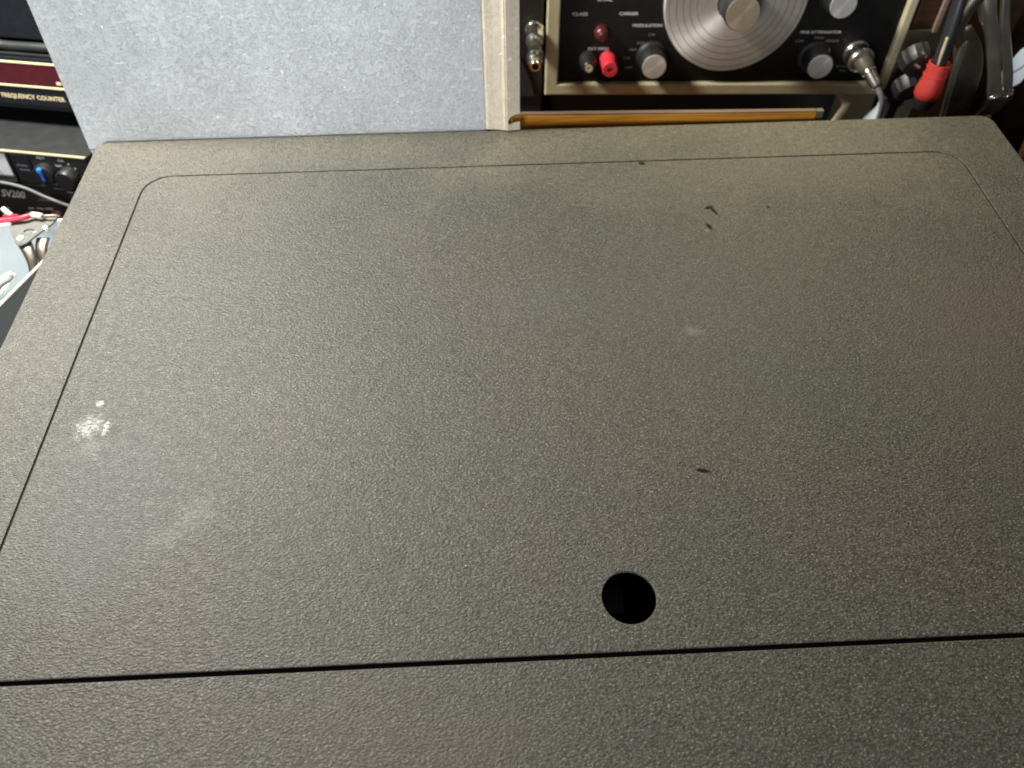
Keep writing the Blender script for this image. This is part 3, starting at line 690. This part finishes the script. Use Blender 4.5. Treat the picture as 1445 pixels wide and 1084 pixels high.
# ------------------------------------------------------------------ right: tools and leads beyond the far right corner
def tool(name, label, cat): return empty(name, (0.25, 0.36, 0.0), (0, 0, 0), label=label, cat=cat)
def rp(x, y, z): return ((x - 0.25) * 1000, (y - 0.36) * 1000, z * 1000)
rb = tool('test_lead', 'coral red rubber boot on a thick black test lead beyond the far right corner', 'test lead')
bt = lathe('rubber_boot', rp(0.2468, 0.368, 0.003), (-0.02, -0.10, -1.0), [(2.5, 4.0), (0.4, 5.0), (0, 5.4), (0.3, 5.9), (4, 5.7), (8, 5.8), (12.5, 6.6), (15.5, 7.1), (18.0, 6.9), (19.4, 5.9), (19.7, 4.0)], 'boot', rb, 40)
lathe('boot_mouth', rp(0.2464, 0.366, -0.0160), (-0.02, -0.10, -1.0), [(0, 5.8), (3.2, 5.6), (6.0, 4.6), (7.0, 2.5)], 'black', rb, 32)
tube('lead', [rp(0.2467, 0.368, -0.004), rp(0.2462, 0.369, 0.008), rp(0.2452, 0.370, 0.020), rp(0.244, 0.375, 0.045), rp(0.240, 0.40, 0.15)], 3.7, 'darkcable', rb)
for q in range(4):
    lathe('rubber_rib', rp(0.2468 - 0.00012 * q, 0.368 - 0.0004 * q, 0.001 - 0.0042 * q), (-0.02, -0.10, -1.0), [(0, 5.6), (0.3, 6.1 + 0.12 * q), (1.0, 6.1 + 0.15 * q), (1.3, 5.6)], 'boot', rb, 32)
tube('tracer_stripe', [rp(0.2442, 0.3652, 0.0028), rp(0.2433, 0.3655, 0.010), rp(0.2428, 0.3662, 0.018)], [0.5, 0.9, 0.8], 'bezel', rb)

st = tool('steel_clamp', 'polished steel clamp with two long rounded legs at the top right', 'clamp')
tube('leg', [rp(0.2480, 0.374, 0.120), rp(0.2535, 0.372, 0.050), rp(0.2580, 0.370, 0.032), rp(0.2670, 0.368, 0.018), rp(0.2785, 0.3665, -0.003), rp(0.2845, 0.366, -0.0155)], [4.6, 4.6, 4.4, 3.4, 3.4, 3.9], 'steel', st, n=24, flat=0.6, ref=(1, -0.5, 0))
tube('leg', [rp(0.2590, 0.374, 0.120), rp(0.2630, 0.373, 0.050), rp(0.2680, 0.371, 0.032), rp(0.2755, 0.369, 0.016), rp(0.2865, 0.3675, -0.003), rp(0.2925, 0.367, -0.0155)], [2.9, 2.9, 3.0, 3.2, 3.1, 3.2], 'steel', st, n=24, flat=0.7, ref=(1, 0.6, 0))
for a_, b_, r_ in (((0.2845, 0.366, -0.0152), (0.2852, 0.366, -0.0166), 3.8), ((0.2925, 0.367, -0.0152), (0.2932, 0.367, -0.0166), 3.1)):
    tube('end_band', [rp(*a_), rp(*b_)], r_, 'nickel', st, n=20, k=2)
tube('jaw', [rp(0.2895, 0.367, -0.017), rp(0.2885, 0.367, -0.024), rp(0.285, 0.368, -0.033)], [7.0, 6.0, 3.5], 'darksteel', st, n=20, flat=0.6, ref=(1, 0, 0))
tube('inner_plate', [rp(0.2560, 0.377, 0.016), rp(0.2640, 0.376, 0.004), rp(0.2700, 0.375, -0.010), rp(0.2730, 0.374, -0.030)], [4.5, 7.4, 8.0, 7.4], 'darksteel', st, n=24, flat=0.35, ref=(1, 0, 0.1))
tube('arch', [rp(0.2560, 0.372, 0.010), rp(0.2500, 0.372, 0.020), rp(0.2490, 0.372, 0.030), rp(0.2540, 0.373, 0.044)], [2.4, 3.4, 4.6, 5.6], 'darksteel', st, n=20)
tube('hook', [rp(0.2560, 0.3705, 0.013), rp(0.2575, 0.370, 0.000), rp(0.2600, 0.369, -0.014), rp(0.2640, 0.368, -0.034)], [2.0, 2.4, 2.0, 1.7], 'steel', st, n=16, flat=0.6, ref=(1, 0, 0))
tube('pin', [rp(0.2870, 0.366, -0.028), rp(0.2920, 0.364, -0.042), rp(0.298, 0.362, -0.062), rp(0.299, 0.362, -0.120)], [2.3, 2.3, 2.3, 2.3], 'steel', st, n=16)

bkn = tool('terminal_block', 'black plastic terminal cluster with two bright screw tips left of the red boot', 'terminal')
lathe('terminal', rp(0.2400, 0.384, 0.000), (0.1, -0.9, -0.4), [(0, 8.6), (5, 8.8), (8, 7.8), (9, 6)], 'black', bkn, 32, 0.05)
lathe('terminal', rp(0.2430, 0.384, -0.017), (0.1, -0.9, -0.4), [(0, 8.4), (5, 8.4), (8, 7.4), (9, 5)], 'black', bkn, 32, 0.05)
box('mounting_post', -9, -3, 27, 33, -120, -27, 'black', bkn, 0.6)
lathe('screw_tip', rp(0.2382, 0.376, 0.0055), (0.5, -0.3, -0.5), [(0, 1.4), (4.2, 1.3), (4.6, 0.8)], 'nickel', bkn, 16)
lathe('screw_tip', rp(0.2370, 0.375, -0.0015), (0.6, -0.3, -0.3), [(0, 1.1), (3.4, 1.0), (3.8, 0.6)], 'nickel', bkn, 16)

gp = tool('pale_bottle', 'pale blue plastic bottle partly hidden below the red boot', 'bottle')
lathe('bottle_body', rp(0.2470, 0.398, -0.118), (0, 0, 1), [(0, 13), (40, 13), (62, 12), (70, 8), (74, 6.2), (79, 6.2)], 'paper', gp, 32)
lathe('bottle_cap', rp(0.2470, 0.398, -0.0388), (0, 0, 1), [(0, 7.0), (4, 7.0), (4.8, 6.2)], 'black', gp, 32, 0.03)

pp = empty('paper_slip', (0.3035, 0.385, -0.010), (R(-10), 0, R(-18)), label='pale blue slip of paper with pencil marks beside the steel clamp', cat='paper')
plate('paper', [(-9, -14), (-3, -18), (6, -9), (14, 22), (11, 24), (-2, 8)], [], 'y', -0.1, 0.1, 'paper', pp)
tube('pencil_mark', [(-0.5, -0.2, -4.0), (2, -0.2, -1.5), (4, -0.2, 1.5)], 0.25, 'engr', pp, k=4)

bc = empty('brown_cabinet', (0.372, 0.44, -0.1205), (0, 0, R(-12)), label='dark brown wooden cabinet at the far right edge behind the clamp', cat='cabinet')
box('side_panel', -48, 160, 0, 18, 0, 210, 'brown', bc, 1.0)
box('stile', -62, -49, -30, 30, 0, 210, 'brown', bc, 1.5)
dc = empty('brown_cable', (0.31, 0.35, -0.12), (0, 0, 0), label='thick brown cable standing along the right edge past the corner', cat='cable')
tube('cable', [(8, -12, 0), (2, -6, 45), (2, 6, 90), (12, 22, 130), (26, 36, 165)], 2.6, 'brown', dc)
gbx = empty('grey_box', (0.335, 0.32, -0.1205), (0, 0, R(9)), label='low slate grey box on the bench right of the case', cat='box')
box('box_body', -22, 60, -60, 30, 0, 62, 'navy', gbx, 2.0)
box('box_lid', -23, 61, -61, 31, 62.3, 70, 'grey', gbx, 2.0)
